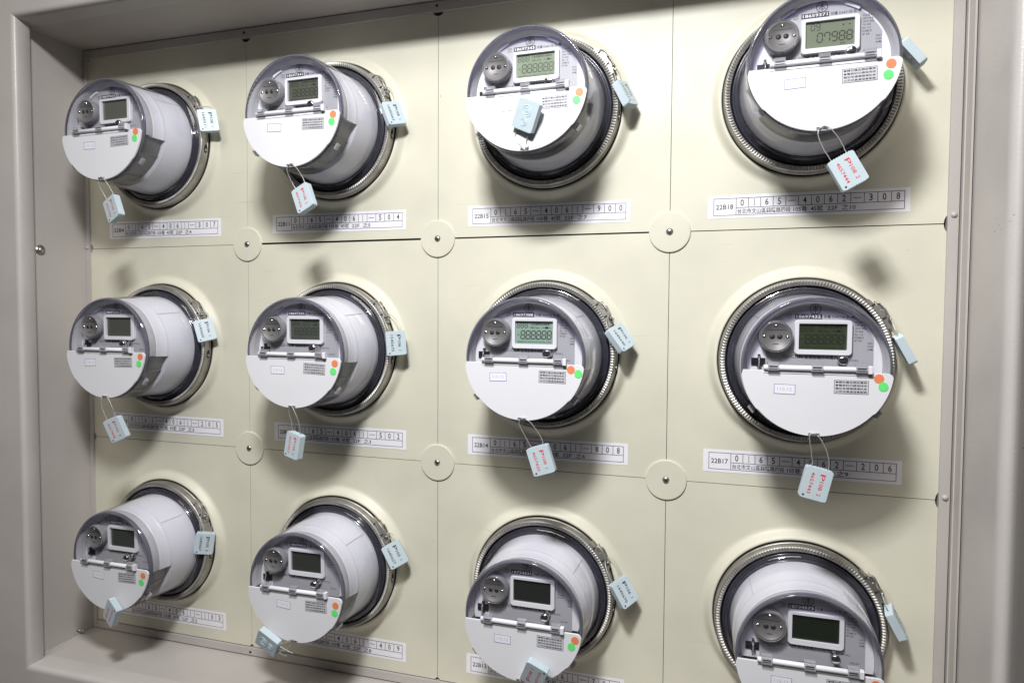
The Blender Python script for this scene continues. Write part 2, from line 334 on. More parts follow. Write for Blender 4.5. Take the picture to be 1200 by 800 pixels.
# ================================================================== cover plates with round openings
def plate_mesh(i, j):
    n = 144; cx, cy = cen(i, j); x0, x1, y0, y1 = W * (i - 1) + .35, W * i - .35, -H * j + ((.4, 1.8, 1.3, .7)[i] if j == 0 else .42), -H * (j - 1) - ((.3, .9, .7, .4)[i] if j == 1 else .38)
    # outline as seen from the meter centre: rectangle with quarter round notches at the corners
    angs = set(2 * math.pi * k / n for k in range(n)); cor = [(x1, y1), (x0, y1), (x0, y0), (x1, y0)]
    RN = {}
    for q in cor: RN[q] = 3.0 if (j == 2 and q[1] == y0) else (14.0 if i == 3 and q[0] == x1 else (8.5 if j == 0 else 7.0))
    for (qx, qy) in cor:
        rn = RN[qx, qy]
        for t in range(0, 7):
            a = math.pi / 2 * t / 6; px = qx - math.copysign(rn * math.cos(a), qx - cx); py = qy - math.copysign(rn * math.sin(a), qy - cy)
            angs.add(math.atan2(py - cy, px - cx) % (2 * math.pi))
    angs = sorted(angs)
    def hit(a):
        dx, dy = math.cos(a), math.sin(a); t = 1e9
        if dx > 1e-9: t = min(t, (x1 - cx) / dx)
        if dx < -1e-9: t = min(t, (x0 - cx) / dx)
        if dy > 1e-9: t = min(t, (y1 - cy) / dy)
        if dy < -1e-9: t = min(t, (y0 - cy) / dy)
        for qx, qy in cor:
            rn = RN[qx, qy]
            fx, fy = cx - qx, cy - qy; b_ = fx * dx + fy * dy; c_ = fx * fx + fy * fy - rn * rn; D = b_ * b_ - c_
            if D > 0:
                s_ = -b_ - math.sqrt(D)
                if s_ > 0: t = min(t, s_)
        return t
    rings = [(97.3, -6), (97.3, 8.2), (97.9, 9.2), (99.0, 9.5), (100.6, 9.0), (103.0, 6.6), (105.6, 3.4), (108.0, 1.2), (110, .3), (113, 0)]
    m = MB(); vs, fs = [], []; N = len(angs); L = len(rings) + 2
    for a in angs:
        for r, z in rings: vs.append((r * math.cos(a), r * math.sin(a), z))
        t = hit(a); vs.append((t * math.cos(a), t * math.sin(a), 0)); vs.append((t * math.cos(a), t * math.sin(a), -1.6))
    sm = []
    for k in range(N):
        k2 = (k + 1) % N
        for q in range(L - 1): fs.append((k * L + q, k2 * L + q, k2 * L + q + 1, k * L + q + 1))
    m.add(vs, fs, True)
    for q in range(len(m.sm)): m.sm[q] = (q % (L - 1)) < len(rings) - 1
    return m
for i in range(4):
    for j in range(3):
        cx, cy = cen(i, j)
        o = plate_mesh(i, j).build('cover_plate', M['cream'], None, loc=(cx, cy, 0.0))
        lb = f"cream steel cover plate round the {ROWN[j]} meter of the {COLN[i]} column"
        tagit(o, lb, 'cover plate', 'cream cover plates behind the meters')
# washers where four plates meet
wm = MB(); wm.lathe([(0, 2.2), (24.6, 2.2), (25.3, 1.9), (25.6, 1.3), (25.6, 0.05)], 72).add([], [])
wme = None; sme = None
for i in range(3):
    for j in range(2):
        t = thing('round_washer', f"cream round washer and screw between the {COLN[i]} and {COLN[i+1]} columns, {'upper' if j == 0 else 'lower'} joint", 'washer', (W * i, -H * j, 0), 'round washers over the plate corners')
        if not wme:
            m_ = MB(); m_.lathe([(4.2, 2.0), (4.6, 2.5), (24.4, 2.5), (25.2, 2.2), (25.5, 1.5), (25.5, 0.05)], 72, smooth=False); wme = m_.mesh('washer_disc', M['cream'])
            m_ = MB(); m_.lathe([(0, 4.5), (2.4, 4.3), (3.8, 3.6), (4.4, 2.6), (4.4, 1.5)], 20)
            m_.cur = 1; m_.box(-2.6, 2.6, -.5, .5, 3.9, 4.55); m_.box(-.5, .5, -2.6, 2.6, 3.9, 4.56); sme = m_.mesh('screw', [M['zinc'], M['dark']])
        link('washer_disc', wme, t); s_ = link('screw', sme, t); s_.rotation_euler = (0, R(random.uniform(0, 90)), 0)

# ================================================================== meters
P = {}   # shared meshes
def lz(name, fn, mats, recalc=True):
    m_ = MB(); fn(m_); P[name] = m_.mesh(name, mats, recalc)
def ring_fn(m):
    n = 340
    m.lathe([(94.4, -5), (94.9, 3), (95.0, 8), (94.9, 18.5), (94.4, 21.4), (93.7, 22.8), (92.4, 23.5, -.3, -.8), (90.6, 23.5, 0, -1.0), (89.0, 23.0, 0, -.8), (88.2, 21.8), (87.8, 20.5), (87.6, 10)], n)
    npf = 11
    for k in range(len(m.sm)):
        if (k % npf) in (5, 6, 7, 8): m.sm[k] = False
    m.lathe([(94.8, 9.2), (95.9, 9.8), (95.9, 11.6), (94.8, 12.2)], 96)
lz('clamp_ring', ring_fn, M['steel'])
lz('gasket', lambda m: m.lathe([(97.2, -5), (97.2, 6.4), (96.6, 6.9), (94.8, 6.9), (94.8, -5)], 96), M['dark'])
lz('meter_base', lambda m: m.lathe([(0, 14), (84.5, 14), (87.2, 13), (87.2, 5)], 96), M['base'])
def ridge_fn(m):
    for r, z, t in ((84.3, 19.2, 1.2), (81.6, 20.4, 1.1)):
        m.lathe([(r + t * math.cos(a), z + t * math.sin(a)) for a in [2 * math.pi * k / 8 for k in range(8)]], 96, close=True)
    m.lathe([(87.4, 14.2), (87.2, 17), (83.4, 18.6), (80.6, 19.4), (79.6, 21.5), (78.6, 25), (77.9, 25), (77.9, 14.2)], 96)
lz('cover_flange', ridge_fn, M['ridge'])
def housing_fn(m):
    m.lathe([(77.6, 14.2), (77.2, 24), (76.4, 30), (72.9, 69.6), (72.5, 70), (66.0, 70)], 128)
    m.lathe([(72.9, 69.7), (72.5, 74), (72.2, 74.5), (71.6, 75), (70.6, 88), (70.3, 90.4), (66.8, 92.2), (64, 92.8), (0.01, 92.8)], 72, a0=-9.5, a1=189.5)
    for a in (-9.5, 189.5):
        c, s_ = math.cos(R(a)), math.sin(R(a))
        m.add([(r * c, r * s_, z) for r, z in ((64, 69.9), (72.85, 69.9), (72.2, 74.5), (70.4, 89.5), (66.8, 92.1), (64, 92.7))], [(0, 1, 2, 3, 4, 5)])
lz('housing', housing_fn, M['housing'])
def block_fn(m):
    m.lathe([(65.9, 69.9), (65.6, 92), (66.2, 93), (66.2, 107.0), (65.4, 108.0), (0.01, 108.2)], 72, a0=-174, a1=-6)
    for a in (-150, -112, -68, -30):
        c, s_ = math.cos(R(a)), math.sin(R(a)); m.xf = lambda p, c=c, s_=s_: (p[0] * c - p[1] * s_, p[0] * s_ + p[1] * c, p[2])
        m.box(65.8, 67.4, -.8, .8, 71, 100, bevel=.2)
    m.xf = None
lz('terminal_block', block_fn, M['block'])
def seam_fn(m):
    for ang in (43, 137):
        a = R(ang); c, s_ = math.cos(a), math.sin(a); w_ = .35
        vs = []
        for r, z in ((76.65, 29), (72.95, 71)):
            for sgn in (-1, 1): vs.append((r * c - sgn * w_ * s_, r * s_ + sgn * w_ * c, z))
        vs = [(x * 1.006, y * 1.006, z) for x, y, z in vs]; m.add(vs, [(0, 1, 3, 2)])
lz('housing_seam', seam_fn, M['seam'])
def plate_fn(m): m.prism([(66.2 * math.cos(R(a)), 66.2 * math.sin(R(a))) for a in [-9.2 + 198.4 * k / 72 for k in range(73)]], 92.9, 93.6)
lz('face_plate', plate_fn, M['white'])
def lug_fn(m):
    for a0 in (56, 113):
        for k in range(6):
            a = R(a0 + k * 2.2); b_ = R(a0 + (k + 1) * 2.2 - .02)
            m.prism([(63.2 * math.cos(a), 63.2 * math.sin(a)), (66.0 * math.cos(a), 66.0 * math.sin(a)), (66.0 * math.cos(b_), 66.0 * math.sin(b_)), (63.2 * math.cos(b_), 63.2 * math.sin(b_))], 93.6, 96.2)
lz('plate_lug', lug_fn, M['white'])
def np_fn(m):
    a1, a2 = math.acos(57.3 / 64.2), math.pi - math.acos(47 / 64.2); pts = [(-47, -12), (57.3, -12)]
    for k in range(41): a = a1 + (a2 - a1) * k / 40; pts.append((64.2 * math.cos(a), 64.2 * math.sin(a)))
    m.prism(pts, 93.7, 94.0)
lz('nameplate', np_fn, M['plate'])
def emblem_fn(m):
    z0, z1 = 94.05, 94.25
    n = 40
    vs = [(1 + r * math.cos(2 * math.pi * k / n), 60 + r * math.sin(2 * math.pi * k / n), z1) for k in range(n) for r in (5.7, 5.0)]
    m.add(vs, [(2 * k, 2 * ((k + 1) % n), 2 * ((k + 1) % n) + 1, 2 * k + 1) for k in range(n)])
    def bar(ax, ay, bx, by, t=.55):
        d = Vector((bx - ax, by - ay)).normalized(); nn = Vector((-d.y, d.x)) * t / 2
        m.sheet([(1 + ax + nn.x, 60 + ay + nn.y), (1 + bx + nn.x, 60 + by + nn.y), (1 + bx - nn.x, 60 + by - nn.y), (1 + ax - nn.x, 60 + ay - nn.y)], z1 + .01 * len(m.f) * .1)
    bar(0, -4.4, 0, 4.4, .7); bar(-3.6, 1.6, 3.6, 1.6); bar(0, 1.2, -3.4, -2.4); bar(0, 1.2, 3.4, -2.4); bar(-2, -2.2, 2, -2.2); bar(-2.6, 3, 2.6, 3)
lz('emblem', emblem_fn, M['ink'])
def print_fn(m):
    z = 94.08
    put_text(m, 'GD-CGM', -31, -10.5, 7.5, 11.0, z); put_text(m, '智慧型電子式電表', -8.5, 23.5, 7.0, 11.4, z)
    put_text(m, 'SCROLL', 30.5, 43.5, 5.6, 7.8, z)
    put_text(m, '附屬 D6421SB 型 3R', 9.6, 38.5, 50.2, 53.6, z); put_text(m, 'CNS', -27.0, -21.5, 52.2, 54.6, z); put_text(m, '14607', -27.0, -21.5, 49.8, 51.3, z)
    for k, t_ in enumerate(('CLASS 0.5', '240V 60Hz', '1Ø3W 200A', 'TA 30A', 'Kh 1.0', 'FORM 2S', 'IP 54')):
        put_text(m, t_, 39.2, 39.2 + (10.5, 10, 11, 8, 7.5, 8.5, 6.5)[k], 45.4 - k * 3.2, 47.5 - k * 3.2, z)
    for k, t_ in enumerate(('2021', '12:04', '台電')): put_text(m, t_, 51.5, 56.5, 23.8 - k * 3.2, 25.6 - k * 3.2, z)
    put_text(m, 'CIR 3W', 43, 52, -2.6, -.6, z)
lz('face_print', print_fn, M['ink'])
def dframe_fn(m):
    o_ = rrect(-19.2, 36.8, 11.6, 48.2, 3.6); i_ = rrect(-14.9, 31.7, 17.2, 44.6, .8); n = len(o_)
    vs = [(x, y, 94.0) for x, y in o_] + [(x * .996 + .03, y * .997 + .08, 97.2) for x, y in o_] + [(x * .97 + .26, y * .965 + 1.05, 98.2) for x, y in o_] + [(x, y, 98.0) for x, y in i_] + [(x, y, 95.0) for x, y in i_]
    fs = []
    for a in range(4):
        for k in range(n): k2 = (k + 1) % n; fs.append((a * n + k, a * n + k2, (a + 1) * n + k2, (a + 1) * n + k))
    m.add(vs, fs)
lz('display_frame', dframe_fn, M['white'])
def port_fn(m):
    m.lathe([(17.2, 94), (16.6, 96), (16.0, 103.2), (15.4, 104.6), (14.6, 104.8), (14.3, 104.2), (0, 104.2)], 48, c=(-38.0, 30.6, 0))
lz('optical_port', port_fn, M['port'])
lz('port_collar', lambda m: m.lathe([(17.6, 94), (17.4, 100), (16.8, 104.8), (16.4, 105.2), (16.1, 105), (16.1, 100)], 48, c=(-38.0, 30.6, 0)), M['clip'])
lz('port_screw', lambda m: m.lathe([(0, 1.1), (1.1, .9), (1.9, .2), (2.0, 0)], 12), M['chrome'])
lz('port_hole', lambda m: (m.lathe([(0, .12), (2.7, .12), (2.7, 0)], 20)), M['black'])
def pline_fn(m): m.box(-47.5, -28.5, 37.4, 37.9, 104.2, 104.5); m.box(-41, -35, 22.4, 22.9, 104.2, 104.5)
lz('port_groove', pline_fn, M['black'])
def knob_fn(m):
    m.lathe([(4.2, 94), (4.2, 97), (3.0, 98.5), (2.6, 104), (3.6, 104.6), (4.9, 105.4), (5.1, 109.0), (4.6, 110.0), (3.6, 110.4), (0, 110.4)], 32, c=(27.0, 6.6, 0))
    m.cur = 1; m.box(22.8, 31.2, 6.2, 7.0, 110.41, 110.46)
lz('reset_knob', knob_fn, [M['chrome'], M['black']])
def switch_fn(m):
    m.box(-61.8, -47.6, -.8, 7.0, 94, 95.2, bevel=.2); m.box(-55.4, -52.8, 7.0, 11.0, 94, 98, bevel=.3); m.box(-56.2, -52.0, -.6, 6.8, 95.2, 98.5, bevel=.4)
lz('black_switch', switch_fn, M['base'])
lz('switch_lever', lambda m: m.tube([(-54.2, 9, 98.6), (-54.0, 4, 101), (-54.2, -2, 101.5), (-54.4, -6, 99)], .8, 6), M['clip'])
# clear cover: side wall, domed front edge, front pane
def cover_fn(m):
    m.lathe([(85.6, 20.6), (82, 22.0), (79.6, 24.0), (78.6, 28), (77.0, 50), (73.7, 98), (73.2, 106), (72.5, 108.4)], 128)
lz('clear_cover', cover_fn, M['clear'], recalc=False)
lz('cover_front', lambda m: m.lathe([(70.2, 110.6), (60, 110.9), (30, 111.0), (0.001, 111.0)], 128), M['clearfront'], recalc=False)
def rim_fn(m): m.lathe([(73.1, 105.8), (72.9, 108.2), (71.9, 109.9), (70.3, 110.8), (69.7, 110.2), (71.3, 108.8), (72.0, 106.0)], 128, close=True)
lz('cover_rim', rim_fn, M['rim'])
lz('front_skirt', lambda m: m.lathe([(70.2, 90.8), (71.2, 96), (71.7, 106.2), (71.1, 106.6), (68.6, 99), (66.6, 93.7)], 72, a0=-8.5, a1=188.5), M['skirt'], recalc=False)
def tab_fn(m):
    for a in (-38, 218):
        c, s_ = math.cos(R(a)), math.sin(R(a))
        m.xf = lambda p, c=c, s_=s_: (p[0] * c - p[1] * s_, p[0] * s_ + p[1] * c, p[2])
        m.box(72.2, 79.0, -4.2, 4.2, 99, 101.2, bevel=.3); m.box(77.0, 79.2, -4.0, 4.0, 101.2, 106, bevel=.3)
    m.xf = None
lz('cover_tab', tab_fn, M['clip'])
def mould_fn(m):
    m.box(-5.5, 5.5, 71.5, 72.6, 60, 66)
# flap
def flap_fn(m):
    pts = [(-70.6, -4.6), (66.5, -4.6), (69.2, -5.1), (71.2, -6.6), (72.4, -9.2)]
    for k in range(61):
        a = -8.2 - (171.8 - 8.2) * k / 60; r = 72.9
        if -141 < a < -39: r = 71.9
        if -37.5 < a < -36 or -144 < a < -142.5: r = 73.6
        pts.append((r * math.cos(R(a)), r * math.sin(R(a))))
    m.prism(pts[::-1], 111.6, 114.0, bevel=.35)
lz('flap', flap_fn, M['flap'])
def hinge_fn(m):
    n = 14; x0, x1 = -50.5, 51.8
    vs, fs = [], []
    for x, r in ((x0, 2.2), (x0 + .6, 2.9), (x1 - .6, 2.9), (x1, 2.2)):
        for k in range(n): a = 2 * math.pi * k / n; vs.append((x, -1.6 + r * math.cos(a), 115.0 + r * math.sin(a)))
    for q in range(3):
        for k in range(n): k2 = (k + 1) % n; fs.append((q * n + k, q * n + k2, (q + 1) * n + k2, (q + 1) * n + k))
    fs += [tuple(range(n - 1, -1, -1)), tuple(range(3 * n, 4 * n))]
    m.add(vs, fs, True); m.box(x0 + .3, x1 - .3, -7.4, -3.0, 114.0, 114.6, bevel=.2)
    m.box(48.2, 52.4, -5.6, 2.6, 113, 118.6, bevel=.6)
lz('hinge_bar', hinge_fn, M['white'])
def clip_fn(m):
    for x in (-41.0, 1.2, 42.6):
        m.cur = 0; m.box(x - 5.6, x + 5.6, 0.9, 4.6, 112.0, 118.2, bevel=.4); m.box(x - 5.6, x + 5.6, -4.6, -3.2, 114.0, 119.4, bevel=.3)
        m.box(x - 5.6, x - 4.4, -3.2, .9, 114, 119.2); m.box(x + 4.4, x + 5.6, -3.2, .9, 114, 119.2)
        m.cur = 1; m.box(x - 4.3, x + 4.3, .2, .8, 118.5, 118.9); m.box(x - 4.3, x + 4.3, -2.4, -1.7, 118.3, 118.7)
for q_, x in enumerate((-41.0, 1.2, 42.6)):
    m_ = MB(); m_.box(-5.6, 5.6, 0.9, 4.4, 112.0, 118.0, bevel=.4); m_.box(-5.6, 5.6, -4.4, -3.2, 114.0, 119.2, bevel=.3)
    m_.box(-5.6, -4.5, -3.2, .9, 114, 119); m_.box(4.5, 5.6, -3.2, .9, 114, 119)
    m_.cur = 1; m_.box(-4.3, 4.3, -.3, .5, 118.3, 118.8); m_.box(-4.3, 4.3, -2.6, -1.9, 118.2, 118.6)
    if 'hinge_clip' not in P: P['hinge_clip'] = m_.mesh('hinge_clip', [M['clip'], M['ink']])
def slot_fn(m):
    m.box(-5.5, 5.5, -70.2, -68.2, 114.02, 115.4, bevel=.3); m.cur = 1; m.box(-4.5, -1.2, -69.7, -68.7, 115.42, 115.6); m.box(1, 4.5, -69.6, -68.6, 115.42, 115.6)
lz('flap_catch', slot_fn, [M['clip'], M['black']])
def bs_fn(m):
    m.box(-10.4, 10.4, -5.2, 5.2, 0, .15); m.cur = 1
    for a in ((-10.4, 10.4, 4.75, 5.2), (-10.4, 10.4, -5.2, -4.75), (-10.4, -9.95, -4.75, 4.75), (9.95, 10.4, -4.75, 4.75)): m.box(*a, .16, .22)
    m.cur = 2; put_text(m, '110.12', -7, 7, -1.6, 1.8, .24)
lz('inspection_sticker', bs_fn, [M['sticker'], M['blue'], M['paleink']])
def ns_fn(m):
    m.box(-16, 16, -7, 7, 0, .15); m.cur = 1
    for a in ((-16, 16, 6.6, 7.0), (-16, 16, -7, -6.6), (-16, -15.6, -6.6, 6.6), (15.6, 16, -6.6, 6.6)): m.box(*a, .16, .2)
    for k, t_ in enumerate(('●請勿擅自開啟電表', '●電表封印請保持完', '整如有損壞請通知本', '公司派員處理●謝謝')): put_text(m, t_, -14.5, 14.5, 3.7 - k * 3.2, 5.9 - k * 3.2, .22)
lz('notice_sticker', ns_fn, [M['note'], M['black']])
lz('round_sticker_orange', lambda m: m.prism(ngon(32, 4.6), 0, .12), M['orange'])
lz('round_sticker_green', lambda m: m.prism(ngon(32, 4.6), 0, .12), M['green'])
def latch_fn(m):
    a0 = 36
    def X(p):  # local: x radial offset, y along the rim, z out
        c, s_ = math.cos(R(a0)), math.sin(R(a0)); ang = p[1] / 96.0; c, s_ = math.cos(R(a0) + ang), math.sin(R(a0) + ang)
        return ((95.2 + p[0]) * c, (95.2 + p[0]) * s_, p[2] + 7.5)
    m.xf = X
    for y in range(-20, 20, 4): m.box(-1.0, 2.4, y, y + 4.01, 3.0, 14.6)
    m.box(2.4, 4.4, -15, 3, 4.5, 12.5, bevel=.4); m.box(2.4, 7.0, 2, 10, 5.0, 12, bevel=.8); m.box(4.4, 6.0, -17, -9, 6.4, 10.6, bevel=.4)
    m.cur = 1; m.box(-.9, 3.0, -7.5, -5.8, 14.5, 15.4); m.box(-.6, 3.0, 11, 13, 14.5, 15.2)
    m.cur = 0
    m.tube([(3, -13, 13.2), (6.2, -8, 14.0), (7.4, 0, 13.8), (7.0, 9, 13.2), (4.0, 14, 12.6)], .9, 6)
    m.tube([(3, -13, 6.2), (6.6, -6, 5.6), (8.2, 3, 5.6), (7.0, 12, 6.2)], .9, 6)
    m.tube([(5.6, -11.5, 3.6), (5.6, -11.5, 14.6)], 1.5, 8)
    m.xf = None
lz('clamp_latch', latch_fn, [M['steel'], M['dark']])
def rs_fn(m):
    for ang in (-7,):
        c, s_ = math.cos(R(ang)), math.sin(R(ang))
        m.xf = lambda p: ((95.05 + p[2]) * c - p[0] * s_, (95.05 + p[2]) * s_ + p[0] * c, 15.0 + p[1])
        m.cur = 1; m.prism([(x * 2.1, y * .9) for x, y in ngon(20, 3.2)], 0, .35); m.cur = 0
        m.prism(ngon(14, 2.1, -2.2, 0), .3, 1.4, bevel=.3)
    m.xf = None
lz('ring_screw', rs_fn, [M['steel'], M['dark']])

SERIAL = {(0, 0): '18697415', (0, 1): '18697376', (0, 2): '18697392', (1, 0): '18697341', (1, 1): '18697335', (1, 2): '18694452', (2, 0): '18697343', (2, 1): '18697388', (2, 2): '18734531', (3, 0): '18659371', (3, 1): '18697432', (3, 2): '18734573'}
LCD = {(0, 0): (.11, .115, .095), (0, 1): (.075, .08, .07), (0, 2): (.045, .05, .045), (1, 0): (.09, .10, .075), (1, 1): (.075, .085, .07), (1, 2): (.035, .04, .032),  # viewing-angle darkening and reflected light are put into each screen's base colour
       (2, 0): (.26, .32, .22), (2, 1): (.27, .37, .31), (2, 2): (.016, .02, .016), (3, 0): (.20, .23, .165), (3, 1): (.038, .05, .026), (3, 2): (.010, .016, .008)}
SHOW = {(2, 0): 'full', (2, 1): 'full', (1, 0): 'faint', (1, 1): 'faint', (3, 1): 'faint', (3, 0): 'reading'}
DOTS = {(0, 0): ((63.1, -8.9), (61.2, -17.8), (-20.8, -22.1)), (0, 1): ((64.9, -10.8), (62.3, -20.7), (-26.8, -20.7)), (0, 2): ((63.4, -12.6), (60.1, -22.6), (-19.0, -21.0)),
        (1, 0): ((63.2, -10.2), (61.1, -19.0), (-23.8, -20.2)), (1, 1): ((64.0, -11.7), (61.6, -21.8), (-21.7, -22.4)), (1, 2): ((63.2, -14.4), (61.9, -24.2), (-15.6, -22.0)),
        (2, 0): ((63.9, -11.1), (60.6, -19.6), (-17.2, -19.5)), (2, 1): ((57.3, -10.2), (66.0, -14.5), (-30.3, -21.5)), (2, 2): ((65.2, -12.1), (61.0, -19.9), (-23.3, -23.4)),
        (3, 0): ((61.8, -11.5), (59.5, -22.0), (-26.0, -22.2)), (3, 1): ((59.0, -9.9), (63.1, -17.9), (-29.2, -23.9)), (3, 2): ((64.0, -11.2), (60.0, -21.0), (-26.0, -22.5))}
def disp_mesh(kind):
    m = MB(); z = 95.22
    if kind == 'reading':
        for k, ch in enumerate('09'): seg_digit(m, ch, -9.5 + k * 5.2, 36.2, 3.4, 6.4, z)
        for k, ch in enumerate('07988'): seg_digit(m, ch, -3.6 + k * 7.0, 23.6, 4.9, 9.2, z)
        m.box(20.5, 22.2, 38.6, 39.8, z - .01, z); m.box(26.5, 28, 38.6, 39.8, z - .01, z); put_text(m, 'kWh', 18.5, 23.5, 19.6, 21.4, z)
    else:
        for k in range(3): seg_digit(m, '8', -13.2 + k * 4.9, 36.6, 3.3, 6.2, z)
        for k in range(6):
            seg_digit(m, '8', -8.4 + k * 6.5, 23.4, 4.7, 9.6, z)
            if k < 5: m.box(-2.6 + k * 6.5, -1.8 + k * 6.5, 22.8, 23.8, z - .01, z)
        m.box(-12.6, -10.4, 27.8, 28.6, z - .01, z)
        put_text(m, '正常用電時段尖峰離峰', 3.2, 27, 39.6, 42.4, z); put_text(m, 'ABC kvar', 3.2, 15, 35.8, 38.2, z)
        m.box(18, 28, 36.6, 37.2, z - .01, z); m.box(22, 25, 35.8, 38.2, z - .01, z)
        put_text(m, 'SEASON1234 RATE TOTAL kWh', -12.6, 29, 18.6, 20.8, z)
    return m
def faint(c): return tuple(x * 0.38 for x in c)

PARTS = ['gasket', 'clamp_ring', 'clamp_latch', 'ring_screw', 'meter_base', 'cover_flange', 'face_plate', 'plate_lug', 'nameplate', 'emblem', 'face_print', 'black_switch', 'reset_knob', 'front_skirt', 'terminal_block', 'clear_cover', 'cover_tab']
SUB = {'housing': ['housing_seam'], 'clear_cover': ['cover_front', 'cover_rim']}
ORD = ['leftmost', 'second from left', 'third from left', 'rightmost']
def place(i, j): return f"{ORD[i]} in the {ROWN[j]} row"
LOOK = {(0, 0): 'faint display', (0, 1): 'blank grey display', (0, 2): 'dark display, tilted seal', (1, 0): 'faint display segments', (1, 1): 'grey-green display', (1, 2): 'dark display, skewed seal',
        (2, 0): 'lit display, seal flipped up', (2, 1): 'all segments lit', (2, 2): 'dark display, grey seal on its flap', (3, 0): 'display reading 07988', (3, 1): 'dim display segments', (3, 2): 'cut off below'}
def meter_label(i, j): return f"electricity meter {place(i, j)}, {LOOK[i, j]}"
for i in range(4):
    for j in range(3):
        cx, cy = cen(i, j)
        t = thing('electricity_meter', meter_label(i, j), 'electricity meter', (cx, cy, 0), 'round electricity meters on the board')
        t.rotation_euler = (0, R(random.uniform(-.5, .5)), 0)
        ob = {}
        for nme in PARTS: ob[nme] = link(nme, P[nme], t)
        ob['housing'] = link('housing', P['housing'], t); link('housing_seam', P['housing_seam'], ob['housing'])
        link('cover_front', P['cover_front'], ob['clear_cover']); link('cover_rim', P['cover_rim'], ob['clear_cover'])
        link('switch_lever', P['switch_lever'], ob['black_switch'])
        # serial number plate
        m_ = MB(); m_.box(-18.8, 7.7, 49.6, 54.6, 94.02, 94.3); m_.cur = 1; put_text(m_, SERIAL[i, j], -17.4, 6.3, 50.5, 53.7, 94.36)
        m_.build('serial_plate', [M['black'], M['sticker']], t)
        # display
        df = link('display_frame', P['display_frame'], t)
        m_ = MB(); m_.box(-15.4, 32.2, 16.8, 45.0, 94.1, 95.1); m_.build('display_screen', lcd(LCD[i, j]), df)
        if (i, j) in SHOW:
            k_ = SHOW[i, j]
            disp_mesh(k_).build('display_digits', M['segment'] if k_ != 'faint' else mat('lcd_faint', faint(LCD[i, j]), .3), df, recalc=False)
        # optical port
        po = link('optical_port', P['optical_port'], t); link('port_collar', P['port_collar'], po); link('port_groove', P['port_groove'], po)
        for dx, dy in ((0, 11.3), (-11.6, 0), (11.6, -.2)): link('port_screw', P['port_screw'], po, (-38 + dx, 30.6 + dy, 104.2))
        for dx in (-3.7, 3.7): link('port_hole', P['port_hole'], po, (-38 + dx, 30.4, 104.2))
        # flap
        fl = link('flap', P['flap'], t); link('hinge_bar', P['hinge_bar'], fl); link('flap_catch', P['flap_catch'], fl)
        for x in (-41.0, 1.2, 42.6): link('hinge_clip', P['hinge_clip'], fl, (x, 0, 0))
        og, gr, bs = DOTS[i, j]
        s_ = link('inspection_sticker', P['inspection_sticker'], fl, (bs[0], bs[1], 114.02)); s_.rotation_euler = (0, R(random.uniform(-3, 6)), 0)
        s_ = link('notice_sticker', P['notice_sticker'], fl, (33.8 if i != 2 else 35.5, -19.4, 114.02)); s_.rotation_euler = (0, R(random.uniform(-1.5, 2.5)), 0)
        s_ = link('round_sticker', P['round_sticker_orange'], fl, (og[0], og[1], 114.2)); s_['label'] = 'orange dot'
        s_ = link('round_sticker', P['round_sticker_green'], fl, (gr[0], gr[1], 114.35)); s_['label'] = 'green dot'

